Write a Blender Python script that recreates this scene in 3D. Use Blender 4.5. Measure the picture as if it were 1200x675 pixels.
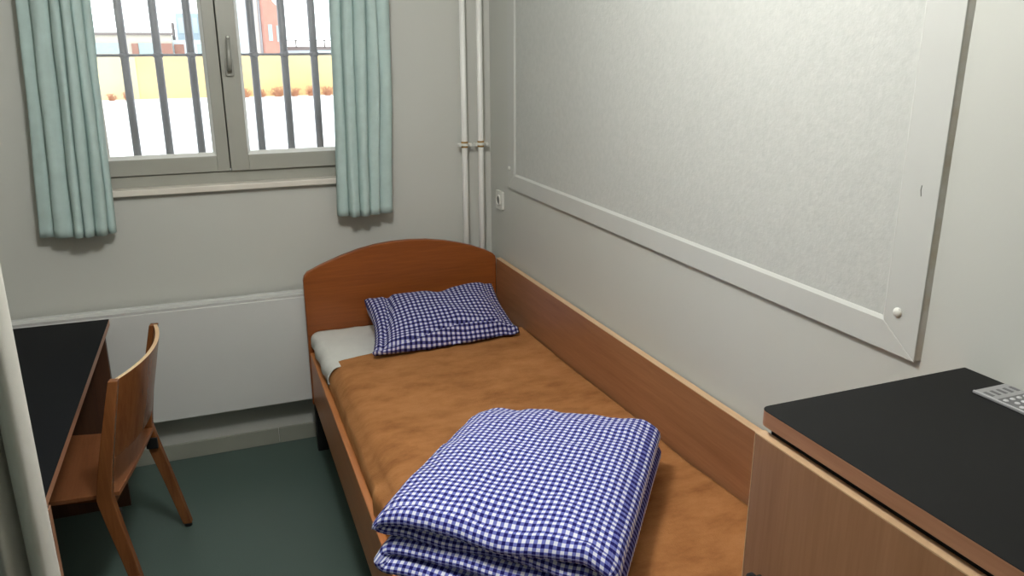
import bpy, bmesh, math, random
from mathutils import Vector, Matrix, noise
random.seed(7)
for o in list(bpy.data.objects): bpy.data.objects.remove(o)
scene = bpy.context.scene
COL = scene.collection

# ------------------------------------------------------------------ camera
cam_d = bpy.data.cameras.new('camera'); cam = bpy.data.objects.new('camera', cam_d); COL.objects.link(cam)
cam_d.sensor_width = 36; cam_d.lens = 36 * 944.5 / 1200; cam_d.clip_start = .02; cam_d.clip_end = 300
def _rot(yaw, pitch, roll):
    return Matrix.Rotation(yaw, 3, 'Z') @ Matrix.Rotation(pitch, 3, 'X') @ Matrix.Rotation(roll, 3, 'Y')
R3 = _rot(-0.374653, -0.293131, 0.003493)
cam.matrix_world = Matrix.Translation((-1.243, -3.417, 1.70)) @ (R3 @ Matrix.Rotation(math.pi / 2, 3, 'X')).to_4x4()
scene.camera = cam
# ------------------------------------------------------------------ world, exposure, lamp power
world = bpy.data.worlds.new('world'); scene.world = world; world.use_nodes = True
bg = world.node_tree.nodes['Background']
bg.inputs['Color'].default_value = (.93, .97, 1.0, 1); bg.inputs['Strength'].default_value = 3.2
scene.view_settings.view_transform = 'Standard'; scene.view_settings.look = 'None'
scene.view_settings.exposure = 0.0; scene.view_settings.gamma = 1.0
scene.view_settings.use_curve_mapping = False
LAMP = (-1.0, -1.98, 2.36); LAMP_RADIANCE = 111; LAMP_COLOR = (1.0, .992, .965, 1)   # unseen ceiling globe, form and place chosen to light the upper walls

# ------------------------------------------------------------------ material helpers
def srgb(r, g, b):
    f = lambda c: (c / 255 / 12.92) if c / 255 <= .04045 else ((c / 255 + .055) / 1.055) ** 2.4
    return (f(r), f(g), f(b), 1)
class M:
    def __init__(s, name, rough=.6, metal=0, spec=.5):
        s.m = bpy.data.materials.new(name); s.m.use_nodes = True; s.nt = s.m.node_tree
        s.b = s.nt.nodes['Principled BSDF']; s.b.inputs['Roughness'].default_value = rough
        s.b.inputs['Metallic'].default_value = metal; s.b.inputs['Specular IOR Level'].default_value = spec
    def n(s, t, **kw):
        x = s.nt.nodes.new(t)
        for k, v in kw.items():
            if k in x.inputs: x.inputs[k].default_value = v
            else: setattr(x, k, v)
        return x
    def l(s, a, b): s.nt.links.new(a, b)
    def coord(s, scale=(1, 1, 1), kind='Object', rot=(0, 0, 0)):
        tc = s.n('ShaderNodeTexCoord'); mp = s.n('ShaderNodeMapping')
        mp.inputs['Scale'].default_value = scale; mp.inputs['Rotation'].default_value = rot
        s.l(tc.outputs[kind], mp.inputs['Vector']); return mp.outputs['Vector']
    def noise(s, vec, scale, detail=4, rough=.55):
        x = s.n('ShaderNodeTexNoise'); x.inputs['Scale'].default_value = scale
        x.inputs['Detail'].default_value = detail; x.inputs['Roughness'].default_value = rough
        s.l(vec, x.inputs['Vector']); return x.outputs['Fac']
    def ramp(s, fac, stops):
        x = s.n('ShaderNodeValToRGB'); e = x.color_ramp.elements
        while len(e) < len(stops): e.new(.5)
        for i, (p, c) in enumerate(stops): e[i].position = p; e[i].color = c
        s.l(fac, x.inputs['Fac']); return x.outputs['Color']
    def base(s, col):
        if isinstance(col, tuple): s.b.inputs['Base Color'].default_value = col
        else: s.l(col, s.b.inputs['Base Color'])
    def bump(s, fac, strength=.3, dist=.001):
        x = s.n('ShaderNodeBump'); x.inputs['Strength'].default_value = strength; x.inputs['Distance'].default_value = dist
        s.l(fac, x.inputs['Height']); s.l(x.outputs['Normal'], s.b.inputs['Normal'])

def plain(name, c, rough=.6, metal=0, bump=None, vary=.04, spec=.5, nscale=6):
    m = M(name, rough, metal, spec); v = m.coord()
    lo_ = tuple(x * (1 - vary) for x in c[:3]) + (1,); hi = tuple(min(1, x * (1 + vary)) for x in c[:3]) + (1,)
    m.base(m.ramp(m.noise(v, nscale), [(.3, lo_), (.7, hi)]))
    if bump: m.bump(m.noise(v, bump[0], 3), bump[1], bump[2] if len(bump) > 2 else .001)
    return m.m
def wood(name, c1, c2, axis, rough=.38, scale=1.0):
    """fine beech grain running along axis"""
    m = M(name, rough); sc = [14 * scale] * 3; sc[axis] = .9 * scale
    v = m.coord(tuple(sc))
    a = m.noise(v, 1.6, 5, .6)
    sc2 = [160 * scale] * 3; sc2[axis] = 9 * scale
    v2 = m.coord(tuple(sc2)); b2 = m.noise(v2, 1.0, 2, .5)
    mx = m.n('ShaderNodeMath', operation='MULTIPLY_ADD'); m.l(b2, mx.inputs[0]); mx.inputs[1].default_value = .45
    m.l(a, mx.inputs[2])
    m.base(m.ramp(mx.outputs[0], [(.45, c1), (.95, c2)]))
    m.bump(b2, .06, .0005)
    return m.m
def gingham(name, period, cols=((226, 229, 240), (108, 114, 184), (18, 14, 94))):
    m = M(name, .85, spec=.25)
    tc = m.n('ShaderNodeTexCoord'); sx = m.n('ShaderNodeSeparateXYZ'); m.l(tc.outputs['UV'], sx.inputs[0])
    fs = []
    for ch in ('X', 'Y'):
        a = m.n('ShaderNodeMath', operation='MULTIPLY'); m.l(sx.outputs[ch], a.inputs[0]); a.inputs[1].default_value = 2 * math.pi / period
        s_ = m.n('ShaderNodeMath', operation='SINE'); m.l(a.outputs[0], s_.inputs[0])
        g = m.n('ShaderNodeMath', operation='MULTIPLY_ADD'); g.use_clamp = True
        m.l(s_.outputs[0], g.inputs[0]); g.inputs[1].default_value = 3.0; g.inputs[2].default_value = .5; fs.append(g.outputs[0])
    ad = m.n('ShaderNodeMath', operation='ADD'); m.l(fs[0], ad.inputs[0]); m.l(fs[1], ad.inputs[1])
    hf = m.n('ShaderNodeMath', operation='MULTIPLY'); m.l(ad.outputs[0], hf.inputs[0]); hf.inputs[1].default_value = .5
    m.base(m.ramp(hf.outputs[0], [(0, srgb(*cols[0])), (.5, srgb(*cols[1])), (1, srgb(*cols[2]))]))
    v = m.coord(); m.bump(m.noise(v, 38, 4), .35, .004)
    return m.m
def fabric(name, c, translucent=0.0, weave=900, rough=.9, vary=.06, bumpd=.0006):
    m = M(name, rough, spec=.15); v = m.coord()
    d = tuple(x * (1 - vary) for x in c[:3]) + (1,)
    m.base(m.ramp(m.noise(v, 25, 3), [(.3, d), (.7, c)])); m.bump(m.noise(v, weave, 2), .4, bumpd)
    if translucent:
        t = m.n('ShaderNodeBsdfTranslucent'); t.inputs['Color'].default_value = c
        mx = m.n('ShaderNodeMixShader'); mx.inputs[0].default_value = translucent
        out = m.nt.nodes['Material Output']
        m.l(m.b.outputs[0], mx.inputs[1]); m.l(t.outputs[0], mx.inputs[2]); m.l(mx.outputs[0], out.inputs['Surface'])
    return m.m

MAT = {}
MAT['wall'] = plain('painted_wall', srgb(196, 197, 190), .55, bump=(160, .12, .001), vary=.012, nscale=3)
MAT['wall_dim'] = plain('low_bounce_wall', srgb(150, 150, 138), .6)  # unseen left wall, colour darkened to cut its bounce light
MAT['ceiling'] = plain('ceiling_paint', srgb(225, 225, 220), .8)
MAT['board_frame'] = plain('painted_board_frame', srgb(196, 197, 192), .45, bump=(60, .05, .001), vary=.015)
def woodchip():
    m = M('woodchip_board', .6); v = m.coord()
    m.base(m.ramp(m.noise(v, 60, 3), [(.3, srgb(188, 190, 185)), (.7, srgb(196, 197, 192))]))
    m.bump(m.noise(v, 105, 3, .6), .42, .003); return m.m
MAT['woodchip'] = woodchip()
def floor_mat():
    m = M('green_vinyl', .42); v = m.coord()
    a = m.ramp(m.noise(v, 420, 2), [(.35, srgb(62, 80, 74)), (.55, srgb(78, 96, 89)), (.72, srgb(98, 114, 107))])
    m.base(a); return m.m
MAT['floor'] = floor_mat()
MAT['base'] = plain('baseboard_paint', srgb(150, 152, 140), .5)
MAT['rad'] = plain('radiator_enamel', srgb(210, 211, 208), .35, vary=.01)
MAT['dark'] = plain('dark_void', srgb(20, 20, 20), .8)
MAT['pipe'] = plain('pipe_paint', srgb(240, 240, 235), .35, vary=.01)
MAT['brass'] = plain('brass', srgb(190, 150, 90), .35, .8)
MAT['plastic'] = plain('white_plastic', srgb(222, 222, 214), .35, vary=.01)
MAT['plastic_hole'] = plain('socket_recess', srgb(120, 120, 115), .5)
MAT['winframe'] = plain('window_frame_paint', srgb(160, 160, 150), .4, vary=.02)
MAT['bead'] = plain('glazing_bead', srgb(224, 224, 218), .35, vary=.02)
MAT['sill'] = plain('sill_paint', srgb(222, 216, 204), .4, vary=.03)
MAT['bar'] = plain('bar_steel', srgb(150, 148, 152), .5, .1, bump=(90, .3, .001), vary=.12)  # steel colour lightened for the glare around the bars
MAT['steel'] = plain('handle_metal', srgb(150, 150, 142), .35, .3)
MAT['head'] = wood('headboard_wood', srgb(126, 66, 26), srgb(152, 84, 37), 0, .36)
MAT['beech_y'] = wood('bed_wood_y', srgb(138, 91, 60), srgb(164, 115, 80), 1, .36)
MAT['rail'] = wood('bed_rail_wood', srgb(172, 104, 54), srgb(196, 128, 74), 1, .36)
MAT['beech_z'] = wood('cabinet_wood', srgb(142, 100, 68), srgb(164, 120, 88), 2, .4)
MAT['edge'] = wood('edge_banding', srgb(150, 102, 74), srgb(176, 128, 98), 1, .4)
MAT['edge_light'] = wood('edge_banding_light', srgb(196, 160, 122), srgb(214, 182, 146), 1, .4)
MAT['chair'] = wood('chair_wood', srgb(112, 66, 36), srgb(140, 88, 50), 2, .26)
MAT['chair_seat'] = wood('chair_seat_wood', srgb(122, 74, 44), srgb(148, 96, 62), 1, .35)
MAT['chair_edge'] = wood('chair_ply_edge', srgb(214, 176, 132), srgb(236, 204, 160), 1, .35)
MAT['deskpanel'] = wood('desk_panel_wood', srgb(66, 40, 26), srgb(84, 54, 36), 2, .5)  # wood colour darkened for the shade the panels stand in
MAT['black_top'] = plain('black_laminate', srgb(22, 22, 22), .6, bump=(500, .12, .0006), vary=.05, spec=.15)
MAT['desk_top'] = plain('desk_black_laminate', srgb(9, 11, 16), .55, bump=(500, .1, .0006), vary=.05, spec=.12)
MAT['rubber'] = plain('black_rubber', srgb(18, 18, 18), .6)
MAT['teal'] = fabric('teal_curtain', srgb(190, 211, 207), .06, 700, vary=.09)
MAT['lining'] = fabric('white_curtain', srgb(214, 213, 204), .12, 700)
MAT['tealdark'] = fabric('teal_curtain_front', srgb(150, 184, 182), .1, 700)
MAT['gingham'] = gingham('blue_gingham', .0165)
MAT['gingham_navy'] = gingham('navy_gingham', .0192, ((206, 206, 222), (84, 84, 142), (20, 16, 66)))
MAT['sheet'] = fabric('white_sheet', srgb(214, 214, 208), 0, 800)
def blanket_mat():
    m = M('camel_fleece', .95, spec=.1); v = m.coord((1, 1.9, 1))
    a = m.noise(v, 6.5, 5, .68); b2 = m.noise(m.coord(), 260, 3)
    m.base(m.ramp(a, [(.24, srgb(128, 82, 45)), (.52, srgb(165, 112, 68)), (.82, srgb(184, 131, 84))]))
    m.bump(b2, .5, .003)
    m.b.inputs['Sheen Weight'].default_value = .25; m.b.inputs['Sheen Roughness'].default_value = .5
    m.b.inputs['Sheen Tint'].default_value = srgb(220, 170, 110)
    return m.m
MAT['blanket'] = blanket_mat()
MAT['grille'] = plain('brushed_aluminium', srgb(176, 176, 178), .42, .55)
MAT['grille_hi'] = plain('polished_aluminium', srgb(210, 210, 212), .35, .4)
MAT['grille_dark'] = plain('grille_recess', srgb(120, 120, 122), .5, .5)
def glass():
    m = M('window_glass'); out = m.nt.nodes['Material Output']
    t = m.n('ShaderNodeBsdfTransparent'); t.inputs['Color'].default_value = (.97, .985, .98, 1)
    g = m.n('ShaderNodeBsdfGlossy'); g.inputs['Roughness'].default_value = .03
    fr = m.n('ShaderNodeFresnel'); fr.inputs['IOR'].default_value = 1.45
    mx = m.n('ShaderNodeMixShader'); m.l(fr.outputs[0], mx.inputs[0]); m.l(t.outputs[0], mx.inputs[1]); m.l(g.outputs[0], mx.inputs[2])
    m.l(mx.outputs[0], out.inputs['Surface']); return m.m
MAT['glass'] = glass()
def emis():
    m = M('lamp_diffuser'); m.b.inputs['Emission Color'].default_value = LAMP_COLOR; m.b.inputs['Emission Strength'].default_value = LAMP_RADIANCE; return m.m
MAT['diffuser'] = emis()
MAT['snow'] = plain('snow', srgb(236, 238, 242), .8, vary=.03, nscale=.4)
MAT['yellow'] = plain('yellow_render', srgb(220, 190, 134), .8, vary=.10, nscale=.35)
MAT['brick'] = plain('red_brick', srgb(190, 134, 120), .8, vary=.08, nscale=2)
MAT['brown_brick'] = plain('brown_brick', srgb(150, 112, 100), .8, vary=.1, nscale=2)
MAT['paleconc'] = plain('pale_concrete', srgb(190, 184, 172), .8)
MAT['darkroof'] = plain('dark_roof_edge', srgb(120, 112, 110), .7)
MAT['blueglass'] = plain('blue_cladding', srgb(176, 192, 202), .4)
MAT['palecladding'] = plain('pale_cladding', srgb(196, 208, 216), .5)
MAT['paneglass'] = plain('far_window_glass', srgb(160, 180, 184), .2)
MAT['twig'] = plain('dry_bush', srgb(186, 134, 104), .8, vary=.2)

# ------------------------------------------------------------------ mesh helpers
def link(name, me, mats, parent=None, smooth=False):
    o = bpy.data.objects.new(name, me); COL.objects.link(o)
    for m in (mats if isinstance(mats, (list, tuple)) else [mats]): me.materials.append(m)
    if smooth:
        for p in me.polygons: p.use_smooth = True
    if parent:
        off = parent['_w'] if '_w' in parent else (0, 0, 0)
        me.transform(Matrix.Translation(-Vector(off))); o.parent = parent; o['_w'] = list(off)
    else: o['_w'] = [0, 0, 0]
    return o
def obj(name, bm, mats, parent=None, smooth=False, bevel=0, seg=2, recalc=True):
    if recalc: bmesh.ops.recalc_face_normals(bm, faces=bm.faces)
    me = bpy.data.meshes.new(name); bm.to_mesh(me); bm.free()
    o = link(name, me, mats, parent, smooth)
    if bevel:
        b = o.modifiers.new('bevel', 'BEVEL'); b.width = bevel; b.segments = seg; b.limit_method = 'ANGLE'; b.angle_limit = math.radians(35)
        b.harden_normals = False
    return o
def box(bm, x0, x1, y0, y1, z0, z1, mi=0):
    vs = [bm.verts.new((x, y, z)) for z in (z0, z1) for y in (y0, y1) for x in (x0, x1)]
    for f in ((0, 2, 3, 1), (4, 5, 7, 6), (0, 1, 5, 4), (2, 6, 7, 3), (0, 4, 6, 2), (1, 3, 7, 5)):
        fc = bm.faces.new([vs[i] for i in f]); fc.material_index = mi
    return vs
def bx(*a, mi=0):
    bm = bmesh.new(); box(bm, *a, mi=mi); return bm
def prism(bm, pts, axis, a0, a1, mi=0):
    """extrude a 2D polygon along an axis; pts are the two other coordinates in x,y,z order"""
    def v(p, a):
        c = list(p); c.insert(axis, a); return bm.verts.new(c)
    A = [v(p, a0) for p in pts]; B = [v(p, a1) for p in pts]; n = len(pts)
    bm.faces.new(A).material_index = mi; bm.faces.new(B).material_index = mi
    for i in range(n): bm.faces.new((A[i], A[(i + 1) % n], B[(i + 1) % n], B[i])).material_index = mi
def tube(bm, path, r, seg=12, mi=0, cap=True):
    rings = []; path = [Vector(p) for p in path]
    for i, p in enumerate(path):
        d = (path[min(i + 1, len(path) - 1)] - path[max(i - 1, 0)]).normalized()
        a = d.orthogonal().normalized() if i == 0 else (prev - d * prev.dot(d)).normalized()
        prev = a; b = d.cross(a); rr = r[i] if isinstance(r, (list, tuple)) else r
        rings.append([bm.verts.new(p + (a * math.cos(t) + b * math.sin(t)) * rr) for t in [2 * math.pi * k / seg for k in range(seg)]])
    for A, B in zip(rings, rings[1:]):
        for k in range(seg):
            bm.faces.new((A[k], A[(k + 1) % seg], B[(k + 1) % seg], B[k])).material_index = mi
    if cap: bm.faces.new(rings[0][::-1]); bm.faces.new(rings[-1])
def sphere(bm, c, r, sc=(1, 1, 1), seg=16):
    m = Matrix.Translation(c) @ Matrix.Diagonal((r * sc[0], r * sc[1], r * sc[2], 1))
    bmesh.ops.create_uvsphere(bm, u_segments=seg, v_segments=seg // 2, radius=1, matrix=m)
def loft(bm, sections, closed=True, cap=True, mi=0):
    """sections: lists of points, each a closed ring"""
    rings = [[bm.verts.new(p) for p in s] for s in sections]; n = len(rings[0])
    for A, B in zip(rings, rings[1:]):
        for k in range(n if closed else n - 1):
            bm.faces.new((A[k], A[(k + 1) % n], B[(k + 1) % n], B[k])).material_index = mi
    if cap: bm.faces.new(rings[0][::-1]); bm.faces.new(rings[-1])
def thing(name, label, cat, loc, group=None, kind=None):
    o = bpy.data.objects.new(name, None); COL.objects.link(o); o.location = loc; o.empty_display_size = .1
    o['_w'] = list(loc)
    if label: o['label'] = label
    if cat: o['category'] = cat
    if group: o['group'] = group
    if kind: o['kind'] = kind
    return o
def tag(o, label, cat, group=None, kind=None):
    o['label'] = label; o['category'] = cat
    if group: o['group'] = group
    if kind: o['kind'] = kind
    return o
def struct(name, bm, m, label=None, **k):
    o = obj(name, bm, m, **k); o['kind'] = 'structure'
    if label: o['label'] = label
    return o
def rrect(x0, x1, y0, y1, r, seg=6):
    pts = []
    for cx, cy, a in ((x1 - r, y1 - r, 0), (x0 + r, y1 - r, 90), (x0 + r, y0 + r, 180), (x1 - r, y0 + r, 270)):
        for k in range(seg + 1):
            t = math.radians(a + 90 * k / seg); pts.append((cx + r * math.cos(t), cy + r * math.sin(t)))
    return pts

# ================================================================== SETTING
XL, YN, H = -2.32, -4.6, 2.6
WX0, WX1, WZ0, WZ1 = -1.62, -.59, 1.15, 2.30
struct('floor', bx(XL - .2, .2, YN - .2, 0.3, -.12, 0), MAT['floor'], 'dark green speckled vinyl floor')
struct('ceiling', bx(XL - .2, .2, YN - .2, .3, H, H + .12), MAT['ceiling'], 'white ceiling above the small room')
bm = bmesh.new()
box(bm, XL - .2, WX0, 0, .3, 0, H); box(bm, WX1, .2, 0, .3, 0, H)
box(bm, WX0, WX1, 0, .3, 0, WZ0); box(bm, WX0, WX1, 0, .3, WZ1, H)
struct('wall_back', bm, MAT['wall'], 'grey-white back wall with the barred window')
struct('wall_right', bx(0, .2, YN, 0, 0, H), MAT['wall'], 'grey-white right wall beside the bed')
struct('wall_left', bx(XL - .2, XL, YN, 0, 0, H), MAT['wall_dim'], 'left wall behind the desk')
struct('wall_front', bx(XL - .2, .2, YN - .2, YN, 0, H), MAT['wall'], 'wall behind the viewer')
bm = bmesh.new(); box(bm, XL, -1.022, -.012, 0, 0, .072); box(bm, -1.019, 0, -.012, 0, 0, .072)
struct('baseboard_back', bm, MAT['base'], 'low grey skirting under the radiator', bevel=.002)

# ---- window
win = thing('window_1', 'grey double casement window with a lever handle', None, (-1.105, .06, WZ0), kind='structure')
bm = bmesh.new()
box(bm, WX0, WX1, .035, .10, WZ0 + .004, 1.214); box(bm, WX0, WX1, .035, .10, 2.26, WZ1)
box(bm, WX0, WX0 + .045, .035, .10, 1.214, 2.26); box(bm, WX1 - .045, WX1, .035, .10, 1.214, 2.26)
obj('window_frame', bm, MAT['winframe'], win, bevel=.003)
def sash(x0, x1, gx0, gx1, z0, z1, gz0, gz1, yf):
    bm = bmesh.new()
    box(bm, x0, gx0, yf, .085, z0, z1); box(bm, gx1, x1, yf, .085, z0, z1)
    box(bm, gx0, gx1, yf, .085, z0, gz0); box(bm, gx0, gx1, yf, .085, gz1, z1)
    s = obj('window_sash', bm, MAT['winframe'], win, bevel=.0025)
    bm = bmesh.new(); w = .012   # sloped bead round the glass
    o_ = [(gx0, yf + .004, gz0), (gx1, yf + .004, gz0), (gx1, yf + .004, gz1), (gx0, yf + .004, gz1)]
    i_ = [(gx0 + w, .05, gz0 + w), (gx1 - w, .05, gz0 + w), (gx1 - w, .05, gz1 - w), (gx0 + w, .05, gz1 - w)]
    A = [bm.verts.new(p) for p in o_]; B = [bm.verts.new(p) for p in i_]
    C_ = [bm.verts.new((p[0], .058, p[2])) for p in i_]; D = [bm.verts.new((p[0], .058, p[2])) for p in o_]
    for P_, Q in ((A, B), (B, C_), (C_, D)):
        for k in range(4): bm.faces.new((P_[k], P_[(k + 1) % 4], Q[(k + 1) % 4], Q[k]))
    obj('glazing_bead', bm, MAT['bead'], s)
    obj('pane', bx(gx0 - .005, gx1 + .005, .0592, .0632, gz0 - .005, gz1 + .005), MAT['glass'], s)
    return s
sash(-1.602, -1.1085, -1.552, -1.155, 1.217, 2.258, 1.279, 2.20, .022)
s2 = sash(-1.1045, -.605, -1.035, -.655, 1.217, 2.258, 1.279, 2.20, .016)
hd = thing('window_handle', None, None, (-1.075, 0, 1.60)); hd.parent = win
hd.location = Vector((-1.075, 0, 1.60)) - Vector(win['_w'])
bm = bmesh.new(); prism(bm, rrect(-1.090, -1.058, 1.586, 1.654, .008), 1, .004, .016); box(bm, -1.083, -1.065, -.004, .004, 1.60, 1.635)
obj('handle_plate', bm, MAT['steel'], hd, bevel=.002)
bm = bmesh.new(); tube(bm, [(-1.074, .0, 1.615), (-1.074, -.024, 1.615), (-1.0735, -.028, 1.632), (-1.071, -.028, 1.73)], [.009, .009, .0105, .0075], 12)
sphere(bm, (-1.071, -.028, 1.73), .0082)
lv = obj('handle_lever', bm, MAT['steel'], hd, smooth=True)
bm = bmesh.new(); sphere(bm, (-1.0712, -.0335, 1.732), .0052); obj('lever_highlight', bm, MAT['plastic'], hd, smooth=True)  # white bead painted in as the highlight on the lever end

struct('trim_1', bx(WX0 - .03, WX1 + .03, -.03, .034, 1.146, 1.17), MAT['sill'], 'pale window sill board below the casements', bevel=.003)

obj('astragal', bx(-1.14, -1.07, .0855, .095, 1.2175, 2.2575), MAT['rubber'], win)

# ---- bars: one grille
gr = thing('window_bars', 'dark steel security bars outside the window', 'bars', (-1.085, .17, WZ0))
for x in (-1.57, -1.449, -1.328, -1.206, -1.085, -.966, -.845, -.724, -.603):
    bm = bmesh.new(); tube(bm, [(x, .17, WZ0 - .0), (x, .17, WZ1)], .0155, 14)
    tube(bm, [(x, .17, 1.654), (x, .17, 1.660), (x, .17, 1.670), (x, .17, 1.676)], [.0145, .020, .020, .0145], 14)
    obj('bar', bm, MAT['bar'], gr, smooth=True)
obj('crossbar', bx(WX0, WX1, .157, .183, 1.660, 1.670), MAT['bar'], gr, bevel=.002)

# ---- pipes
for x, lab in ((-.1385, 'white heating pipe farther from the corner, beside the right curtain'), (-.064, 'white heating pipe nearest the room corner')):
    t = thing('heating_pipe', lab, 'pipe', (x, -.05, 0), 'heating pipes in the corner')
    bm = bmesh.new(); tube(bm, [(x, -.05, 0), (x, -.05, H)], .0125, 18)
    obj('pipe_tube', bm, MAT['pipe'], t, smooth=True)
    c = thing('pipe_clamp', None, None, (x, -.05, 1.286)); c.parent = t; c.location = (0, 0, 1.286)
    bm = bmesh.new()
    tube(bm, [(x, -.05, 1.272), (x, -.05, 1.279)], .0150, 18); tube(bm, [(x, -.05, 1.291), (x, -.05, 1.298)], .0150, 18)
    obj('clamp_band', bm, MAT['brass'], c, smooth=False)
    bm = bmesh.new()
    tube(bm, [(x, -.05, 1.279), (x, -.05, 1.291)], .0165, 18)
    for s_ in (-1, 1):
        tube(bm, [(x + s_ * .024, -.066, 1.285), (x + s_ * .024, -.04, 1.285)], .007, 12)
        box(bm, x + s_ * .024 - .008, x + s_ * .024 + .008, -.053, -.047, 1.278, 1.292)
    tube(bm, [(x, -.04, 1.285), (x, 0, 1.285)], .004, 8)
    obj('clamp_screws', bm, MAT['plastic'], c, bevel=.001)

# ---- radiator
rad = thing('radiator', 'long flat white radiator under the window', 'radiator', (-1.5, -.06, .22))
bm = bmesh.new(); box(bm, XL + .05, -.42, -.1, -.088, .226, .694); obj('front_panel', bm, MAT['rad'], rad, bevel=.003)
bm = bmesh.new(); box(bm, XL + .05, -.42, -.098, -.03, .694, .700); box(bm, XL + .05, -.42, -.1, -.096, .7, .706)
box(bm, XL + .05, -.42, -.034, -.030, .7, .706); obj('top_cover', bm, MAT['rad'], rad)
bm = bmesh.new(); box(bm, XL + .055, -.425, -.088, -.03, .24, .692); obj('convector_body', bm, MAT['dark'], rad)
for x in (-2.0, -1.3, -.6): obj('wall_bracket', bx(x, x + .03, -.03, -.001, .3, .62), MAT['rad'], rad)

# ---- socket
so = thing('wall_socket', 'small white wall socket near the corner', 'socket', (0, -.126, 1.045))
bm = bmesh.new(); prism(bm, rrect(-.168, -.086, 1.004, 1.086, .008), 0, -.011, 0); obj('cover_plate', bm, MAT['plastic'], so, bevel=.002)
bm = bmesh.new()
ring = [(.019 * math.cos(t), .019 * math.sin(t)) for t in [2 * math.pi * k / 24 for k in range(24)]]
prism(bm, [(-.127 + a, 1.045 + b) for a, b in ring], 0, -.0118, -.010)
obj('plug_recess', bm, MAT['plastic_hole'], so)
bm = bmesh.new()
for k in range(24):
    a, b = 2 * math.pi * k / 24, 2 * math.pi * (k + 1) / 24
    P_ = [(-.127 + r * math.cos(t), 1.045 + r * math.sin(t)) for r, t in ((.019, a), (.024, a), (.024, b), (.019, b))]
    prism(bm, P_, 0, -.016, -.011)
obj('socket_ring', bm, MAT['plastic'], so)

# ---- framed board on right wall
bd = thing('wall_board', 'large framed white board on the right wall above the bed', 'wall board', (0, -1.3, 1.12))
Y0, Y1, Z0, Z1 = -2.37, -.241, 1.119, 2.42; I0, I1, K0, K1 = -2.279, -.320, 1.186, 2.33
obj('board_panel', bx(-.006, -.0005, Y0 + .01, Y1 - .01, Z0 + .01, Z1 - .01), MAT['woodchip'], bd)
def rail(q):   # q: outer a, outer b, inner b, inner a in (y,z)
    bm = bmesh.new(); T = .012; bev = .008
    cy = (I0 + I1) / 2; cz = (K0 + K1) / 2
    back = [bm.verts.new((-.0005, p[0], p[1])) for p in q]
    front = []
    for i, p in enumerate(q):
        if i in (2, 3):   # inner edge bevelled back
            dy = bev * (1 if p[0] < cy else -1); dz = bev * (1 if p[1] < cz else -1)
            front.append(bm.verts.new((-T, p[0] - dy, p[1] - dz)))
        else: front.append(bm.verts.new((-T, p[0], p[1])))
    low = [bm.verts.new((-.0065, q[i][0], q[i][1])) for i in (2, 3)]
    bm.faces.new(front); bm.faces.new((front[2], front[3], low[1], low[0]))
    bm.faces.new((low[0], low[1], back[3], back[2])); bm.faces.new((back[0], back[1], front[1], front[0]))
    bm.faces.new((front[1], back[1], back[2], low[0], front[2])); bm.faces.new((front[3], low[1], back[3], back[0], front[0]))
    bm.faces.new(back[::-1])
    return obj('frame_rail', bm, MAT['board_frame'], bd, bevel=.0012)
g = .0006
rail([(Y0, Z0), (Y1, Z0), (I1 + 0, K0), (I0, K0)])
rail([(Y1, Z0 + g), (Y1, Z1 - g), (I1, K1 - g), (I1, K0 + g)])
rail([(Y1, Z1), (Y0, Z1), (I0, K1), (I1, K1)])
rail([(Y0, Z1 - g), (Y0, Z0 + g), (I0, K0 + g), (I0, K1 - g)])
for y, z in ((-.262, 1.203), (-2.318, 1.2035), (-.262, 2.37), (-2.318, 2.37)):
    bm = bmesh.new(); sphere(bm, (-.0125, y, z), .0098, (.6, 1, 1), 20)
    obj('bolt_cap', bm, MAT['plastic'], bd, smooth=True)
m = M('aged_sealant', .6); v = m.coord((1, 1, 1)); m.base(m.ramp(m.noise(v, 9, 5, .7), [(.42, srgb(198, 197, 190)), (.66, srgb(184, 175, 156))]))
MAT['sealant'] = m.m
bm = bmesh.new(); secs = []
for k in range(30):
    z = Z0 + .004 + k * .044; w_ = .0055 + .002 * noise.noise(Vector((0, 0, z * 7)))
    secs.append([(-.0105, Y0 + .0005, z), (-.0003, Y0 - w_, z), (-.0003, Y0 + .0005, z)])
loft(bm, secs); obj('sealant_seam', bm, MAT['sealant'], bd)
bm = bmesh.new(); tube(bm, [(-.0122, -2.333, 1.432), (-.0123, -2.331, 1.443), (-.0122, -2.332, 1.452)], .0009, 6); obj('scratch_mark', bm, MAT['plastic_hole'], bd)

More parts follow.
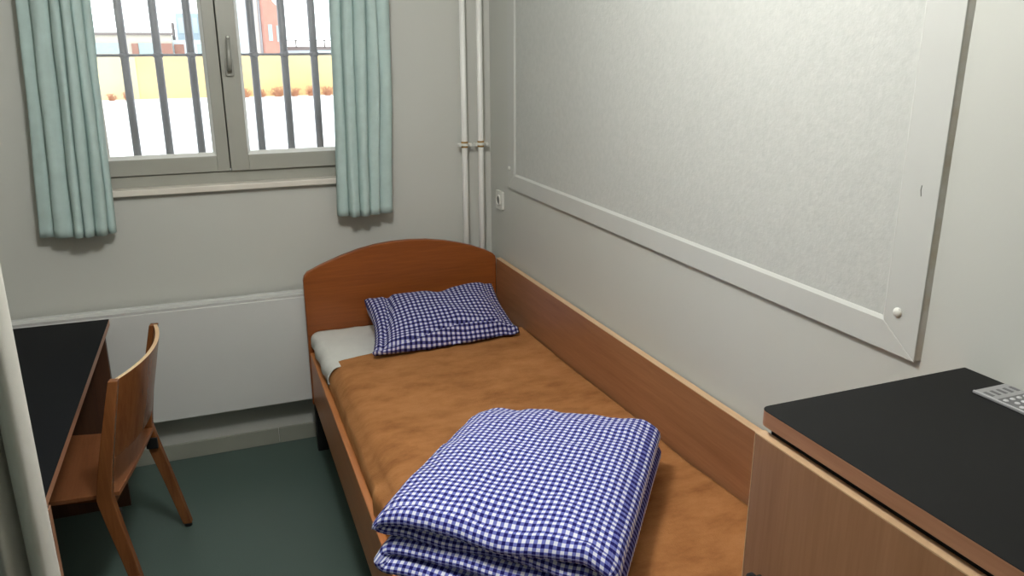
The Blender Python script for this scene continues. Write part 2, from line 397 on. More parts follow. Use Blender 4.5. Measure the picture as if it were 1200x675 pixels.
# ================================================================== CURTAINS
def curtain_mesh(folds, xt, xb, z0, z1, ybase, amp, nz=44, seed=0, side='x'):
    """folds: boundaries 0..1 at the hem; xt/xb = (x0,x1) at top/bottom"""
    bm = bmesh.new(); uvl = bm.loops.layers.uv.new(); rows = []
    prof = []
    for i, (a, b, h) in enumerate(folds):
        n = 14
        for k in range(n):
            t = k / n
            prof.append((a + (b - a) * (t - .17 * math.sin(2 * math.pi * t)), h * abs(math.sin(math.pi * t)) ** .55))
    prof.append((folds[-1][1], 0))
    for j in range(nz + 1):
        tz = j / nz; z = z0 + (z1 - z0) * tz
        k = (z - z0) / max(1e-6, (xt[2] - z0)); 
        x0 = xb[0] + (xt[0] - xb[0]) * k; x1 = xb[1] + (xt[1] - xb[1]) * k
        row = []
        for i, (p, h) in enumerate(prof):
            w = noise.noise(Vector((p * 4 + seed, z * 1.6, seed)))
            w2 = noise.noise(Vector((p * 11 + seed, z * 5, seed + 4)))
            x = x0 + (x1 - x0) * p + w * .010 + w2 * .0025
            y = ybase - amp * h * (1 + .35 * w) + w2 * .004 + (.0025 if abs(z - z0 - .055) < .012 else 0)
            row.append(bm.verts.new((x, y, z)))
        rows.append(row)
    for A, B in zip(rows, rows[1:]):
        for i in range(len(A) - 1): bm.faces.new((A[i], A[i + 1], B[i + 1], B[i]))
    return bm
def finish_cloth(o, th=.002):
    s_ = o.modifiers.new('solid', 'SOLIDIFY'); s_.thickness = th; s_.offset = 0
cr = thing('curtain_rail', 'white curtain rail above the window', 'curtain rail', (-1.1, -.07, 2.34))
obj('rail_track', bx(-1.95, -.3, -.085, -.06, 2.335, 2.36), MAT['plastic'], cr, bevel=.003)
for x in (-1.8, -1.1, -.4): obj('rail_bracket', bx(x, x + .02, -.06, 0, 2.34, 2.355), MAT['plastic'], cr)
c = obj('window_curtain', curtain_mesh([(0, .20, .35), (.20, .46, .75), (.46, .59, 1.0), (.59, .75, 1.1), (.75, .90, .95), (.90, 1, .5)],
        (-1.752, -1.522, 1.85), (-1.802, -1.549, 1.02), 1.02, 2.335, -.045, .078, seed=3), MAT['teal'], smooth=True)
finish_cloth(c); tag(c, 'pale teal curtain hanging left of the window', 'curtain', 'teal window curtains')
c = obj('window_curtain', curtain_mesh([(0, .16, .6), (.16, .36, .95), (.36, .57, 1.0), (.57, .75, 1.0), (.75, 1, .6)],
        (-.683, -.452, 1.85), (-.702, -.474, 1.02), 1.018, 2.335, -.045, .078, seed=11), MAT['teal'], smooth=True)
finish_cloth(c); tag(c, 'pale teal curtain hanging right of the window', 'curtain', 'teal window curtains')

# foreground curtain, hanging beside the camera on the left
fg = thing('privacy_curtain', 'white pleated curtain hanging at the left edge, in front of the desk', 'curtain', (-1.7, -2.2, 0))
def fgpanel(pts, name, mat, z0=.03, z1=2.5, seed=0):
    bm = bmesh.new(); rows = []
    P_ = []
    for i in range(len(pts) - 1):      # catmull smoothing of plan curve
        p0 = pts[max(i - 1, 0)]; p1 = pts[i]; p2 = pts[i + 1]; p3 = pts[min(i + 2, len(pts) - 1)]
        for k in range(8):
            t = k / 8; q = []
            for d in (0, 1):
                q.append(.5 * (2 * p1[d] + (p2[d] - p0[d]) * t + (2 * p0[d] - 5 * p1[d] + 4 * p2[d] - p3[d]) * t * t + (3 * p1[d] - p0[d] - 3 * p2[d] + p3[d]) * t ** 3))
            P_.append(q)
    P_.append(pts[-1])
    for j in range(41):
        z = z0 + (z1 - z0) * j / 40
        rows.append([bm.verts.new((x + .0025 * noise.noise(Vector((x * 20, z * 2, seed))), y + .004 * noise.noise(Vector((y * 20, z * 2, seed + 3))), z)) for x, y in P_])
    for A, B in zip(rows, rows[1:]):
        for i in range(len(A) - 1): bm.faces.new((A[i], A[i + 1], B[i + 1], B[i]))
    o = obj(name, bm, mat, fg, smooth=True); finish_cloth(o, .0025); return o
fgpanel([(-1.507, -2.17), (-1.500, -2.20), (-1.512, -2.225), (-1.530, -2.215), (-1.538, -2.18), (-1.545, -2.20), (-1.556, -2.225), (-1.568, -2.215), (-1.576, -2.18), (-1.60, -2.15), (-1.64, -2.19), (-1.68, -2.15), (-1.72, -2.19)], 'white_lining', MAT['lining'], seed=1)
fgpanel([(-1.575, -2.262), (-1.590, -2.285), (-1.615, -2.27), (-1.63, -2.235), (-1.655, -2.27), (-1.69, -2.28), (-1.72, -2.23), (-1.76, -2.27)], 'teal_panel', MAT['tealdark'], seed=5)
obj('ceiling_track', bx(-2.3, -1.47, -2.25, -2.22, 2.5, 2.52), MAT['plastic'], fg)
obj('track_hanger', bx(-1.9, -1.88, -2.24, -2.23, 2.52, 2.6), MAT['plastic'], fg)

# ================================================================== BED
bed = thing('bed', 'single beech bed with an arched headboard against the right wall', 'bed', (-.45, -1.28, 0))
bm = bmesh.new()
hp = [(-.877, .215), (-.877, .772), (-.872, .790), (-.858, .806), (-.80, .832), (-.715, .863), (-.64, .884), (-.57, .897), (-.495, .904), (-.423, .905), (-.347, .900), (-.271, .888), (-.20, .871), (-.135, .851), (-.08, .828), (-.045, .809), (-.034, .797), (-.030, .78), (-.030, .215)]
prism(bm, hp, 1, -.14, -.115)
obj('headboard', bm, MAT['head'], bed, bevel=.004, seg=3)
YF = -2.425
bm = bmesh.new(); prism(bm, [(-.91, .23), (-.91, .52), (-.885, .55), (-.7, .59), (-.47, .605), (-.24, .59), (-.055, .55), (-.03, .52), (-.03, .23)], 1, YF - .025, YF)
obj('footboard', bm, MAT['head'], bed, bevel=.004)
for lx, ly in ((-.872, -.156), (-.09, -.156), (-.900, YF + .001), (-.09, YF + .001)):
    obj('leg', bx(lx, lx + .045, ly, ly + .038, .0, .2275), MAT['rubber'], bed, bevel=.002)
# left rail, slightly splayed to the foot
def rx(y): return -.872 - .017 * (-y - .1)
bm = bmesh.new()
prism(bm, [(rx(-.14), -.1405), (rx(-.14) + .022, -.1405), (rx(YF) + .022, YF + .0005), (rx(YF), YF + .0005)], 2, .228, .455)
obj('side_rail', bm, MAT['rail'], bed, bevel=.004, seg=3)
wp = obj('wall_side_panel', bx(-.030, -.008, YF, -.141, .24, .785), MAT['beech_y'], bed, bevel=.001)
obj('edge_banding', bx(-.030, -.008, YF, -.141, .785, .787), MAT['edge_light'], wp)
obj('slat_base', bx(-.86, -.032, YF, -.141, .30, .33), MAT['beech_y'], bed)

# mattress
def edge_profile(x0, x1, zt, zb, r, n=8):
    pts = [(x0, zb)]
    for k in range(n + 1):
        t = math.pi - (math.pi / 2) * k / n; pts.append((x0 + r + r * math.cos(t), zt - r + r * math.sin(t)))
    for k in range(n + 1):
        t = math.pi / 2 - (math.pi / 2) * k / n; pts.append((x1 - r + r * math.cos(t), zt - r + r * math.sin(t)))
    pts.append((x1, zb)); return pts
bm = bmesh.new(); prism(bm, edge_profile(-.838, -.036, .535, .332, .045), 1, -2.42, -.146)
o = obj('mattress', bm, MAT['sheet'], smooth=False, bevel=.01); tag(o, 'white mattress inside the bed frame under the brown blanket', 'mattress')

# sheet: lies over the head end of the mattress, hanging over its left edge
def cloth_strip(xs_profile, y0, y1, ny, f, th):
    bm = bmesh.new(); rows = []
    for j in range(ny + 1):
        y = y0 + (y1 - y0) * j / ny
        rows.append([bm.verts.new(f(x, z, y, i / (len(xs_profile) - 1))) for i, (x, z) in enumerate(xs_profile)])
    for A, B in zip(rows, rows[1:]):
        for i in range(len(A) - 1): bm.faces.new((A[i], B[i], B[i + 1], A[i + 1]))
    return bm
def over(x0, x1, zt, zb, r, n=10, m_=60):
    p = []
    for k in range(6): p.append((x0, zb + (zt - r - zb) * k / 6))
    for k in range(n + 1):
        t = math.pi - (math.pi / 2) * k / n; p.append((x0 + r + r * math.cos(t), zt - r + r * math.sin(t)))
    for k in range(1, m_ + 1): p.append((x0 + r + (x1 - x0 - r) * k / m_, zt))
    return p
def fsheet(x, z, y, t):
    w = noise.noise(Vector((x * 9, y * 7, 1))) * .004 + noise.noise(Vector((x * 30, y * 18, 5))) * .0015
    if x < -.80: x -= .010 * (.5 + noise.noise(Vector((z * 14, y * 12, 3))))
    return (x - (.014 if z > .48 and x < -.8 else 0), y, z + w + .004)
o = obj('bed_sheet', cloth_strip(over(-.846, -.037, .543, .462, .04), -.147, -.575, 36, fsheet, .003), MAT['sheet'], smooth=True)
finish_cloth(o, .003); tag(o, 'white sheet showing at the head of the bed beside the pillow', 'sheet')

# blanket
def fblanket(x, z, y, t):
    w = noise.noise(Vector((x * 3.2, y * 2.2, 7))) * .011 + noise.noise(Vector((x * 9 + y * 3, y * 5, 2))) * .0040 + noise.noise(Vector((x * 24, y * 15, 9))) * .0012
    zz = z + (w if x > -.84 else 0) + .004
    # slow rise towards the wall side and the foot
    u = min(1, max(0, (x + .85) / .82)); v = min(1, max(0, (-y - .5) / 1.6))
    zz += .018 * v * u * (z > .5)
    if x < -.74:
        k = min(1, (-.74 - x) / .10)
        zz -= .012 * k * (.6 + noise.noise(Vector((y * 5, 3, 3))))
    if z < .52 and x < -.80:
        x += .004 + .006 * noise.noise(Vector((y * 8, z * 9, 6)))
        x -= .017 * max(0, (-y - .3))
        # the bulge that is pulled over the rail, next to the folded duvet
        bl = math.exp(-((y + 1.46) / .035) ** 2)
        x -= .012 * bl; zz += .006 * bl
    zz += .006 * math.exp(-(((y + .53) / .05) ** 2)) * (.5 + .5 * math.sin(x * 9))   # turned edge
    # head edge: slightly wavy outline
    e = min(1, max(0, (y + .75) / .25)); y += e * (.10 * u * u - .02 + .045 * (1 - u) ** 6 + .012 * math.sin(x * 17)) - .05 * e * max(0, 1 - (z - .405) / .14)
    return (x, y, min(zz, .61))
o = obj('blanket', cloth_strip(over(-.853, -.037, .553, .405, .062, m_=90), -.52, -2.415, 200, fblanket, .008), MAT['blanket'], smooth=True)
finish_cloth(o, .009); tag(o, 'camel brown fleece blanket spread over the bed', 'blanket')

# ---- pillow
def pillow():
    N = 72; bm = bmesh.new(); uvl = bm.loops.layers.uv.new('uv')
    BL, BR, FR, FL = Vector((-.650, -.235, .690)), Vector((-.085, -.225, .692)), Vector((-.085, -.555, .578)), Vector((-.700, -.600, .580))
    grid = {}
    for side in (0, 1):
        for i in range(N + 1):
            for j in range(N + 1):
                u = -1 + 2 * i / N; v = -1 + 2 * j / N
                edge = i in (0, N) or j in (0, N)
                if edge and side == 1: grid[(1, i, j)] = grid[(0, i, j)]; continue
                # pinched outline
                uu = u * (1 - (.085 if u < 0 else .04) * (1 - v * v)); vv = v * (1 - .05 * (1 - u * u)) if v < 0 else v * (1 + .05 * (1 - u * u) * (1 - u * .5))
                a = (uu + 1) / 2; b = (vv + 1) / 2
                P_ = (BL * (1 - a) + BR * a) * (1 - b) + (FL * (1 - a) + FR * a) * b
                prof = ((1 - abs(u) ** 3.0) ** .62) * ((1 - abs(v) ** 2.6) ** .60)
                nn = noise.noise(Vector((u * 2.3, v * 2.3, 4 + side * 9)))
                n2 = noise.noise(Vector((u * 6, v * 6, 14 + side * 9)))
                if side == 0:
                    h = .064 * prof * (1 + .15 * nn) + .003 * n2 * prof
                    # crease of the loose slip near the left end and fold along the front hem
                    h -= .026 * math.exp(-((u + .78 + .12 * v) / .050) ** 2) * prof ** .5
                    h += .006 * math.exp(-((u + .93) / .05) ** 2)
                    fc = v - (.76 - .10 * math.cos(u * 2.6 - .8))
                    h -= .026 * math.exp(-(fc / .040) ** 2) * (1 if u < .75 else .3) * prof ** .4
                    h += .016 * math.exp(-((fc - .12) / .07) ** 2)
                    h -= .018 * math.exp(-((u - .12) / .16) ** 2 - ((v + .95) / .3) ** 2)   # dent at the top edge
                    h += .012 * math.exp(-((u - .75) / .3) ** 2 - ((v + .85) / .35) ** 2)
                    h -= .010 * math.exp(-((u - .88) / .05) ** 2) * prof ** .4
                    lift = Vector((0, -.12, 1)).normalized()
                    P_ = P_ + lift * (h + (.004 * noise.noise(Vector((u * 9, v * 9, 2))) if edge else 0))
                    # saw-tooth ruffle at the front seam
                    if v > .8: P_.y += .022 * noise.noise(Vector((u * 5, 0, 3))) * (v - .8) / .2
                else:
                    floor_z = .566 + .012
                    P_.z = floor_z + (P_.z - floor_z) * (1 - prof ** .35)
                    P_.y += .05 * prof * max(0, -v)
                if side == 0: P_.z = max(P_.z, .572)
                grid[(side, i, j)] = bm.verts.new(P_)
    au = [0.0]; av = [0.0]          # mean arc lengths over the top cloth, so the checks stay square
    for i in range(N): au.append(au[-1] + sum((grid[(0, i + 1, j)].co - grid[(0, i, j)].co).length for j in range(10, N - 9, 4)) / len(range(10, N - 9, 4)))
    for j in range(N): av.append(av[-1] + sum((grid[(0, i, j + 1)].co - grid[(0, i, j)].co).length for i in range(10, N - 9, 4)) / len(range(10, N - 9, 4)))
    for side in (0, 1):
        for i in range(N):
            for j in range(N):
                ids = [(i, j), (i + 1, j), (i + 1, j + 1), (i, j + 1)]
                if side == 0: ids = ids[::-1]
                vs = [grid[(side, a, b)] for a, b in ids]
                f = bm.faces.new(vs)
                for lp, (a, b) in zip(f.loops, ids):
                    x = a / N; y = b / N
                    lp[uvl].uv = (au[a] + .006 * math.sin(y * 5), av[b] + .010 * math.sin(x * 5))
    return bm
o = obj('pillow', pillow(), MAT['gingham_navy'], smooth=True)
tag(o, 'blue and white gingham pillow against the headboard', 'pillow')

# ---- folded duvet: one thick quilt folded in four (a serpentine section swept from back to front)
def duvet():
    T = [.0225, .0165, .0185, .0205]      # half thickness of each layer, top to bottom
    zc = [.1400, .1000, .0640, .0215]
    e0 = [-.012, .012, .045, .045]; e1 = [1.0, .985, .975, .985]
    cen = []                          # (s, z, half thickness, layer) along the folded centreline
    n = 50
    for q in range(4):
        a_, b_ = (e1[q], e0[q]) if q % 2 == 0 else (e0[q], e1[q])
        for k in range(n + 1): cen.append((a_ + (b_ - a_) * k / n, zc[q], T[q], q))
        if q < 3:                     # U-turn: left after even layers, right after odd ones
            sg = -1 if q % 2 == 0 else 1; c2 = (e0[q + 1] if sg < 0 else e1[q + 1])
            for k in range(1, 10):
                t = math.pi * k / 10
                cen.append((b_ + (c2 - b_) * k / 10 + sg * .042 * math.sin(t), (zc[q] + zc[q + 1]) / 2 + (zc[q] - zc[q + 1]) / 2 * math.cos(t), min(T[q], T[q + 1]), q if k < 5 else q + 1))
    Ls, D = .50, .62
    pts = [Vector((c_[0] * Ls, c_[1])) for c_ in cen]
    # closed outline by offsetting
    outl = []; m_ = len(pts); nor = []
    for i in range(m_):
        d = (pts[min(i + 1, m_ - 1)] - pts[max(i - 1, 0)]).normalized(); nor.append(Vector((-d.y, d.x)))
    arc = [0]
    for i in range(1, m_): arc.append(arc[-1] + (pts[i] - pts[i - 1]).length)
    ring = [(i, -1) for i in range(m_)]                           # side one
    def cap(i, sg):
        d = (pts[i] - pts[i - 1]).normalized() if i else (pts[0] - pts[1]).normalized()
        return [(i, ('c', math.pi * k / 6, d, sg)) for k in range(1, 6)]
    ring += cap(m_ - 1, 1) + [(i, 1) for i in range(m_ - 1, -1, -1)] + cap(0, -1)
    BLc, BRc, FLc, FRc = Vector((-.550, -1.455)), Vector((-.160, -1.715)), Vector((-.945, -1.875)), Vector((-.575, -2.225))
    ds = []
    r = .030
    for k in range(9): ds.append(r * (1 - math.cos(math.pi / 2 * k / 8)))
    nd = 96
    for k in range(1, nd): ds.append(r + (D - 2 * r) * k / nd)
    for k in range(9): ds.append(D - r + r * math.sin(math.pi / 2 * k / 8))
    bm = bmesh.new(); uvl = bm.loops.layers.uv.new('uv'); rings = []; UV = []
    for dd in ds:
        e = min(dd, D - dd); mult = 1.0 if e >= r else math.sqrt(max(0, 1 - ((r - e) / r) ** 2)); mult = max(mult, .04)
        row = []; ur = []; front = dd > D / 2
        arcd = dd
        if e < r: ang = math.asin(min(1, (r - e) / r)); arcd = (D - r + ang * r) if front else (r - ang * r)
        v = dd / D
        for i, sg in ring:
            p = pts[i]; ht = cen[i][2] * mult; s_raw = cen[i][0]
            layer = cen[i][3]
            if isinstance(sg, tuple):
                _, th, d, s2 = sg; n0 = nor[i] * (-1 if s2 == 1 else 1)
                q = p + n0 * ht * math.cos(th) + d * ht * math.sin(th); ua = arc[i] + (math.sin(th) * .03)
            else:
                q = p + nor[i] * ht * sg; ua = arc[i]
            s = q.x / Ls; z = q.y
            a = min(1.12, max(-.12, s)); b = v
            # layers lie a bit askew
            offd = (0, -.010, .010, .036)[layer] if front else (0, .012, .016, .02)[layer]
            wob = noise.noise(Vector((s * 3, layer * 5.0, v * 2 + 3))) * .016 * abs(2 * v - 1)
            b = v + (offd * (abs(2 * v - 1) ** 3) + wob) / D
            w = (BLc * (1 - a) + BRc * a) * (1 - b) + (FLc * (1 - a) + FRc * a) * b
            # top relief and soft collapse of the fold ends
            dome = .020 * (1 - (2 * v - 1) ** 2) * (1 - (2 * min(1, max(0, s)) - 1) ** 2)
            rl = noise.noise(Vector((s * 2.6 + 3, v * 3.0, 1))) * .005 + noise.noise(Vector((s * 7, v * 9, 6))) * .0055 + noise.noise(Vector((s * 16, v * 20, 2))) * .0030
            frac = z / .16
            z2 = z + (dome + rl) * frac
            z2 += -.016 * frac * max(0, (v - .75) / .25) ** 2 + -.012 * frac * max(0, (.2 - v) / .2) ** 2
            z2 -= .012 * frac * max(0, (.12 - s) / .12) ** 2
            z2 -= .016 * frac * max(0, (s - .86) / .14) ** 2
            z2 -= (.005 * math.exp(-((v - .935) / .011) ** 2) if layer == 0 and z > .140 else 0)
            z2 += .007 * math.sin(s * 9 + layer * 2.1) * max(0, 2 * v - 1) ** 4 * (frac if layer < 3 else .3)
            row.append(bm.verts.new((w.x, w.y, .580 + max(z2, -.001)))); ur.append((ua, arcd))
        rings.append(row); UV.append(ur)
    n_ = len(rings[0])
    for a in range(len(rings) - 1):
        for k in range(n_):
            k2 = (k + 1) % n_
            f = bm.faces.new((rings[a][k], rings[a][k2], rings[a + 1][k2], rings[a + 1][k]))
            for lp, uv in zip(f.loops, (UV[a][k], UV[a][k2], UV[a + 1][k2], UV[a + 1][k])): lp[uvl].uv = uv
    bm.faces.new(rings[0][::-1]); bm.faces.new(rings[-1])
    return bm
o = obj('folded_duvet', duvet(), MAT['gingham'], smooth=True)
tag(o, 'folded blue and white gingham duvet lying on the brown blanket', 'duvet')

# ================================================================== CABINET
cb = thing('cabinet', 'low beech cabinet with a black top at the foot of the bed', 'cabinet', (-.23, -2.9, 0))
CX, CY0, CY1 = -.447, -3.35, -2.469
o = obj('carcass', bx(CX + .022, -.004, CY0 + .01, CY1 - .008, .0, 1.100), MAT['beech_z'], cb, bevel=.002)
bm = bmesh.new(); box(bm, CX + .018, -.01, CY0 + .03, CY1 - .012, 1.1005, 1.1185); obj('spacer', bm, MAT['dark'], cb)
def topplate(name, x0, x1, y0, y1, z0, z1, r, parent, edgem, topm, t=.0012):
    pts = []
    for cx, cy, a, rr in ((x1 - .002, y1 - .002, 0, .002), (x0 + r, y1 - r, 90, r), (x0 + r, y0 + r, 180, r), (x1 - .002, y0 + .002, 270, .002)):
        for k in range(9):
            q = math.radians(a + 90 * k / 8); pts.append((cx + rr * math.cos(q), cy + rr * math.sin(q)))
    bm = bmesh.new(); prism(bm, pts, 2, z0, z1 - t)
    top = obj(name, bm, edgem, parent, bevel=.0015)
    bm = bmesh.new(); prism(bm, pts, 2, z1 - t, z1); obj('laminate', bm, topm, top, bevel=.0004, seg=1)
    return top
topplate('worktop', CX, -.002, CY0, CY1, 1.119, 1.146, .016, cb, MAT['edge'], MAT['black_top'])
bm = bmesh.new(); box(bm, CX - .006, CX + .0135, CY0 + .01, CY1 - .003, .06, 1.1025)
dr = obj('door', bm, MAT['beech_z'], cb, bevel=.0015); dr['label'] = 'plain beech door with a lighter edge strip'
bm = bmesh.new(); box(bm, CX - .0062, CX + .0135, CY0 + .01, CY1 - .0025, 1.1025, 1.1045); box(bm, CX - .0062, CX + .0135, CY1 - .003, CY1 - .0015, .06, 1.1045)
obj('edge_banding', bm, MAT['edge_light'], dr)
bm = bmesh.new(); tube(bm, [(CX - .006, -2.517, .862), (CX - .014, -2.517, .862), (CX - .020, -2.517, .862), (CX - .026, -2.517, .862), (CX - .028, -2.517, .862)], [.006, .006, .0125, .0125, .008], 24)
obj('knob', bm, MAT['rubber'], dr, smooth=False)
# perforated aluminium plate on top
gp = thing('vent_plate', 'perforated aluminium plate on the black cabinet top beside the wall', 'vent plate', (-.047, -2.7, 1.146))
bm = bmesh.new(); prism(bm, rrect(-.086, -.008, -2.86, -2.553, .003), 2, 1.1465, 1.1495); obj('plate', bm, MAT['grille'], gp, bevel=.0008)
bm = bmesh.new()
for k in range(5):
    x = -.076 + k * .0145
    box(bm, x, x + .006, -2.583, -2.566, 1.1495, 1.1502)
box(bm, -.078, -.015, -2.852, -2.594, 1.1495, 1.1500)
obj('recess', bm, MAT['grille_dark'], gp)
bm = bmesh.new()
for r_ in range(18):
    y = -2.603 - r_ * .014
    for k in range(4):
        x = -.071 + k * .015 + (.0075 if r_ % 2 else 0)
        tube(bm, [(x, y, 1.1499), (x, y, 1.1512)], [.0046, .0036], 8)
obj('stud_pattern', bm, MAT['grille_hi'], gp)
bm = bmesh.new(); box(bm, -.086, -.083, -2.86, -2.555, 1.1495, 1.1512); obj('raised_lip', bm, MAT['grille_hi'], gp)

# ================================================================== DESK
dk = thing('desk', 'narrow desk with a black top below the window', 'desk', (-1.95, -.9, 0))
def dquad(x00, x01, xr0, xr1): pass
FR_, NR_ = (-1.603, -.200), (-1.640, -1.575)    # right edge, far and near
pts = [FR_, NR_, (-2.28, -1.565), (-2.28, -.18)]
bm = bmesh.new(); prism(bm, pts, 2, .695, .7188); top = obj('desktop', bm, MAT['edge'], dk, bevel=.0015)
bm = bmesh.new(); prism(bm, pts, 2, .7188, .72); l_ = obj('laminate', bm, MAT['desk_top'], top); l_['label'] = 'black laminate surface'
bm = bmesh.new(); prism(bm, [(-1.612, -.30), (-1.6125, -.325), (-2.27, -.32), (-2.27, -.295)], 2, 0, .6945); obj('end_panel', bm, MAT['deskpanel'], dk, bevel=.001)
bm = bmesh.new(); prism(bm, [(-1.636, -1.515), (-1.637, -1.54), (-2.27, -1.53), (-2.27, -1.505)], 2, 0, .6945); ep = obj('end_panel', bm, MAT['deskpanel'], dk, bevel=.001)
bm = bmesh.new(); prism(bm, [(-1.634, -1.5155), (-1.635, -1.5395), (-1.6368, -1.5395), (-1.6358, -1.5155)], 2, 0.001, .694); obj('edge_banding', bm, MAT['edge'], ep)
bm = bmesh.new(); box(bm, -2.27, -2.25, -1.50, -.33, .30, .6945); obj('back_panel', bm, MAT['deskpanel'], dk)

# ================================================================== CHAIR
O = Vector((-1.545, -.80, 0)); U = Vector((.19, .982, 0)).normalized(); B = Vector((U.y, -U.x, 0))
def W(l, b, z): return O + U * l + B * b + Vector((0, 0, z))
ch = thing('desk_chair', 'beech bentwood chair with a curved backrest at the desk', 'chair', tuple(W(0, -.2, 0)))
def backcurve(l): return .048 * (1 - (l / .25) ** 2)
def leanb(z): return .078 * max(0, (z - .43)) / .37
# backrest: curved plywood shell
bm = bmesh.new(); n = 28; secs = []
for k in range(n + 1):
    l = -.236 + .472 * k / n; b = backcurve(l); q = []
    for z, off in ((.545, 0), (.800, 0), (.800, .013), (.545, .013)):
        q.append(W(l, b + off + leanb(z) - .012, z))
    secs.append(q)
loft(bm, secs); o = obj('backrest', bm, [MAT['chair'], MAT['chair_edge']], ch, bevel=.0015)
for p in o.data.polygons:
    if p.normal.z > .7: p.material_index = 1
# seat: thin curved ply
bm = bmesh.new(); secs = []
nb = 24
for k in range(nb + 1):
    b = .030 - .460 * k / nb; hw = .225 - .012 * (1 - k / nb) ** 2
    if k > nb - 4: hw -= .03 * ((k - nb + 4) / 4) ** 2
    zz = .432 - .010 * math.sin(math.pi * k / nb) - (.014 * ((k - nb + 5) / 5) ** 2 if k > nb - 5 else 0)
    q = []
    for j in range(13):
        l = -hw + 2 * hw * j / 12; q.append(W(l, b, zz - .007 * (1 - (l / hw) ** 2)))
    for j in range(12, -1, -1):
        l = -hw + 2 * hw * j / 12; q.append(W(l, b, zz - .013 - .007 * (1 - (l / hw) ** 2)))
    secs.append(q)
loft(bm, secs); obj('seat', bm, MAT['chair_seat'], ch, bevel=.001)
def board(path, lat, wd, th, name, mat=None):
    """bent board: path of (b,z) points with width along b, thickness along the lateral axis"""
    P_ = []
    for i in range(len(path) - 1):
        p0 = path[max(i - 1, 0)]; p1 = path[i]; p2 = path[i + 1]; p3 = path[min(i + 2, len(path) - 1)]
        for k in range(6):
            t = k / 6
            P_.append([.5 * (2 * p1[d] + (p2[d] - p0[d]) * t + (2 * p0[d] - 5 * p1[d] + 4 * p2[d] - p3[d]) * t * t + (3 * p1[d] - p0[d] - 3 * p2[d] + p3[d]) * t ** 3) for d in range(4)])
    P_.append(list(path[-1])); bm = bmesh.new(); secs = []
    for i, (b, z, w, lt) in enumerate(P_):
        a = P_[min(i + 1, len(P_) - 1)]; c_ = P_[max(i - 1, 0)]
        t = Vector((a[0] - c_[0], a[1] - c_[1])).normalized(); nn = Vector((-t.y, t.x))
        if i in (0, len(P_) - 1): nn = Vector((-1, 0)) if nn.x < 0 else Vector((1, 0))
        q = []
        for s1, s2 in ((-1, -1), (1, -1), (1, 1), (-1, 1)):
            q.append(W(lt + s2 * th / 2, b + nn.x * w / 2 * s1, z + nn.y * w / 2 * s1))
        secs.append(q)
    loft(bm, secs); return obj(name, bm, mat or MAT['chair'], ch, bevel=.003)
for s_ in (-1, 1):
    L0 = .245 * s_
    lg = board([(.088, .012, .030, .272 * s_), (.045, .22, .036, .258 * s_), (.006, .40, .044, L0), (.004, .46, .042, L0), (.034, .62, .034, L0), (.072, .800, .026, L0 - .003 * s_)], L0, .04, .026, 'rear_leg')
    bm = bmesh.new(); p = W(.272 * s_, .088, 0); tube(bm, [p, p + Vector((0, 0, .012))], .014, 12); obj('glide', bm, MAT['rubber'], lg)
    fl = board([(-.405, .012, .030, .255 * s_), (-.385, .22, .036, .245 * s_), (-.368, .385, .040, .216 * s_), (-.30, .396, .026, .175 * s_), (-.15, .393, .022, .160 * s_), (-.01, .390, .022, .160 * s_)], L0, .04, .024, 'front_leg')
    bm = bmesh.new(); p = W(.255 * s_, -.405, 0); tube(bm, [p, p + Vector((0, 0, .012))], .014, 12); obj('glide', bm, MAT['rubber'], fl)
    bm = bmesh.new(); a = W(.232 * s_, .022, .375); 
    q = [W(L0 - s_ * .016 + dx * .012, db, z) for z in (.345, .385) for dx, db in ((-.5, -.004), (.5, -.004), (.5, .034), (-.5, .034))]
    vs = [bm.verts.new(v_) for v_ in q]
    for f in ((0, 1, 2, 3), (7, 6, 5, 4), (0, 4, 5, 1), (1, 5, 6, 2), (2, 6, 7, 3), (3, 7, 4, 0)): bm.faces.new([vs[i] for i in f])
    obj('stacking_bumper', bm, MAT['rubber'], ch, bevel=.002)
bm = bmesh.new(); q = [W(l, b, z) for z in (.385, .412) for l, b in ((-.236, .012), (.236, .012), (.236, -.012), (-.236, -.012))]
vs = [bm.verts.new(v_) for v_ in q]
for f in ((0, 1, 2, 3), (7, 6, 5, 4), (0, 4, 5, 1), (1, 5, 6, 2), (2, 6, 7, 3), (3, 7, 4, 0)): bm.faces.new([vs[i] for i in f])
obj('seat_rail', bm, MAT['chair'], ch, bevel=.002)

# ================================================================== CEILING LIGHT (above and behind the view)
cl = thing('ceiling_light', 'unseen globe lamp on the ceiling, shaped to light the upper walls', 'lamp', (LAMP[0], LAMP[1], 2.6))
bm = bmesh.new(); sphere(bm, LAMP, .12, (1, 1, 1), 32); obj('globe', bm, MAT['diffuser'], cl, smooth=True)
bm = bmesh.new(); tube(bm, [(LAMP[0], LAMP[1], LAMP[2] + .117), (LAMP[0], LAMP[1], LAMP[2] + .17), (LAMP[0], LAMP[1], 2.585), (LAMP[0], LAMP[1], 2.5995)], [.05, .06, .075, .085], 32)
obj('ceiling_rose', bm, MAT['plastic'], cl)

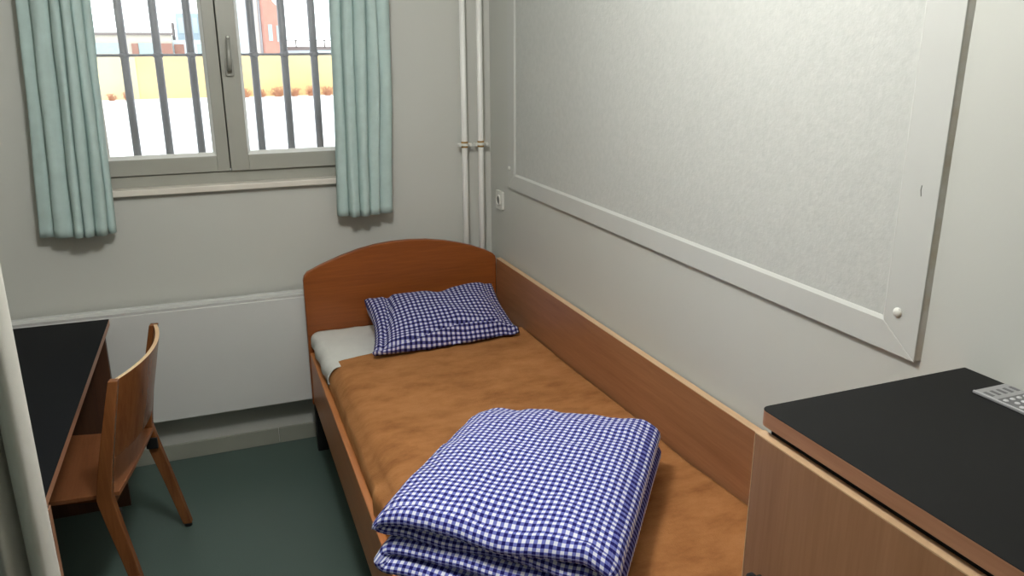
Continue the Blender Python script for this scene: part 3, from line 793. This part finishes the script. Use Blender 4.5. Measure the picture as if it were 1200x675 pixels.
# ================================================================== OUTSIDE
G = -.8
struct('ground', bx(-70, 70, .35, 120, G - .2, G), MAT['snow'], 'snow covered yard outside the window')
o = obj('yard_wall', bx(-40, 40, 41, 41.3, G, 1.27), MAT['yellow']); tag(o, 'long low yellow wall across the snowy yard', 'wall')
def facade(name, label, x0, x1, y, z1, depth, mat, wins, winmat, extra=()):
    b = thing(name, label, 'building', ((x0 + x1) / 2, y, G))
    w = obj('facade', bx(x0, x1, y, y + depth, G, z1), mat, b)
    for (a, c_, d, e) in wins: obj('window', bx(a, c_, y - .05, y + .02, d, e), winmat, b)
    for nm, (a, c_, d, e), mm in extra: obj(nm, bx(a, c_, y - .12, y + .02, d, e), mm, b)
    return b
facade('low_building', 'long low flat-roofed building behind the yellow wall, at left', -12, -1.7, 55, 2.40, 8, MAT['paleconc'],
       [(-6.6, -4.45, 1.25, 1.9), (-3.7, -2.5, 1.15, 1.9)], MAT['paneglass'],
       [('roof_edge', (-12.2, -1.6, 2.36, 2.52), MAT['darkroof']), ('brick_pier', (-4.1, -3.72, 1.0, 1.85), MAT['brown_brick']), ('brick_pier', (-2.45, -1.72, 1.0, 1.85), MAT['brown_brick'])])
facade('annex_building', 'pale flat annex between the low building and the blue tower', -1.69, .9, 56, 2.07, 6, MAT['palecladding'],
       [(-.2, .5, 1.2, 1.8)], MAT['paneglass'], [('brick_pier', (-1.6, -1.0, 1.0, 1.8), MAT['brown_brick'])])
t = facade('blue_tower', 'blue-grey clad building behind the annex', -1.35, 1.2, 64, 4.0, 5, MAT['blueglass'], [(-1.2 + i * .5, -.85 + i * .5, 2.6, 3.7) for i in range(5)], MAT['palecladding'])
bm = bmesh.new(); tube(bm, [(-1.58, 62.8, G), (-1.58, 62.8, 3.3)], .11, 10); o = obj('flue_pipe', bm, MAT['darkroof']); tag(o, 'dark flue pipe standing before the blue-grey building', 'pipe')
facade('clad_building', 'tall pale blue clad building left of the brick one', 2.0, 4.08, 57, 8, 8, MAT['palecladding'], [], MAT['paneglass'],
       [('corner_strip', (3.55, 3.9, G, 8), MAT['plastic'])])
b = facade('brick_building', 'red brick building with small windows', 4.1, 5.14, 55, 4.1, 8, MAT['brick'],
       [(4.33, 4.6, 2.0, 3.05), (4.86, 5.09, 1.95, 2.98)], MAT['paneglass'])
bm = bmesh.new(); prism(bm, [(4.1, 4.1), (5.14, 4.1), (4.72, 4.55), (4.6, 8), (4.1, 8)], 1, 55, 63); obj('gable', bm, MAT['brick'], b)
facade('white_hall', 'long white hall with a railing, right of the brick building', 5.2, 20, 58, 1.55, 6, MAT['palecladding'], [], MAT['paneglass'],
       [('parapet', (5.2, 20, 1.38, 1.62), MAT['darkroof']), ('railing', (5.2, 20, 2.02, 2.08), MAT['darkroof']), ('railing_post', (6.4, 6.48, 1.55, 2.05), MAT['darkroof']), ('railing_post', (8.4, 8.48, 1.55, 2.05), MAT['darkroof'])])
MAT['cream'] = plain('cream_render', srgb(212, 196, 156), .8, vary=.05, nscale=.5)
yw = [q for q in bpy.data.objects if q.name == 'yard_wall'][0]
q_ = obj('cream_section', bx(-14, -3.35, 40.95, 41.0, G, 1.27), MAT['cream']); q_.parent = yw; q_['label'] = 'cream left section of the wall'
# dry bushes in front of the yellow wall
def bush(r):
    bm = bmesh.new(); rnd = random.Random(r)
    for k in range(80):
        a = rnd.uniform(0, 6.28); rr = rnd.uniform(.05, .52); h = rnd.uniform(.12, .62)
        p = Vector((math.cos(a) * rr * .3, math.sin(a) * rr * .3, 0)); q = Vector((math.cos(a) * rr, math.sin(a) * rr * .6, h))
        tube(bm, [p, (p + q) / 2 + Vector((0, 0, .06)), q], [.018, .012, .006], 4)
        for _ in range(3):
            c_ = q + Vector((rnd.uniform(-.07, .07), rnd.uniform(-.07, .07), rnd.uniform(-.12, .03))); s0 = rnd.uniform(.014, .028)
            bmesh.ops.create_icosphere(bm, subdivisions=1, radius=s0, matrix=Matrix.Translation(c_))
    return bm
b0 = obj('dry_bush', bush(3), MAT['twig'])
for i, (x, sc) in enumerate(((.75, .7), (1.55, .85), (2.35, .7), (3.15, .9), (3.97, .75), (4.8, .9), (5.65, .85), (6.5, .8), (-4.55, .6), (-3.85, .75))):
    c_ = b0 if i == 0 else b0.copy()
    if i: COL.objects.link(c_)
    c_.location = (x, 40.3, G); c_.scale = (sc * 1.12, sc, sc * .9); c_.rotation_euler = (0, 0, i * .9)
    lab = {-4.55: 'dry orange bush before the cream wall, leftmost through the window', -3.85: 'dry orange bush behind the leftmost bar, before the cream wall'}.get(x, 'dry orange bush at the foot of the yellow wall, right of the handle')
    tag(c_, lab, 'bush', 'dry bushes along the yard wall')

for o in bpy.data.objects:
    if '_w' in o: del o['_w']
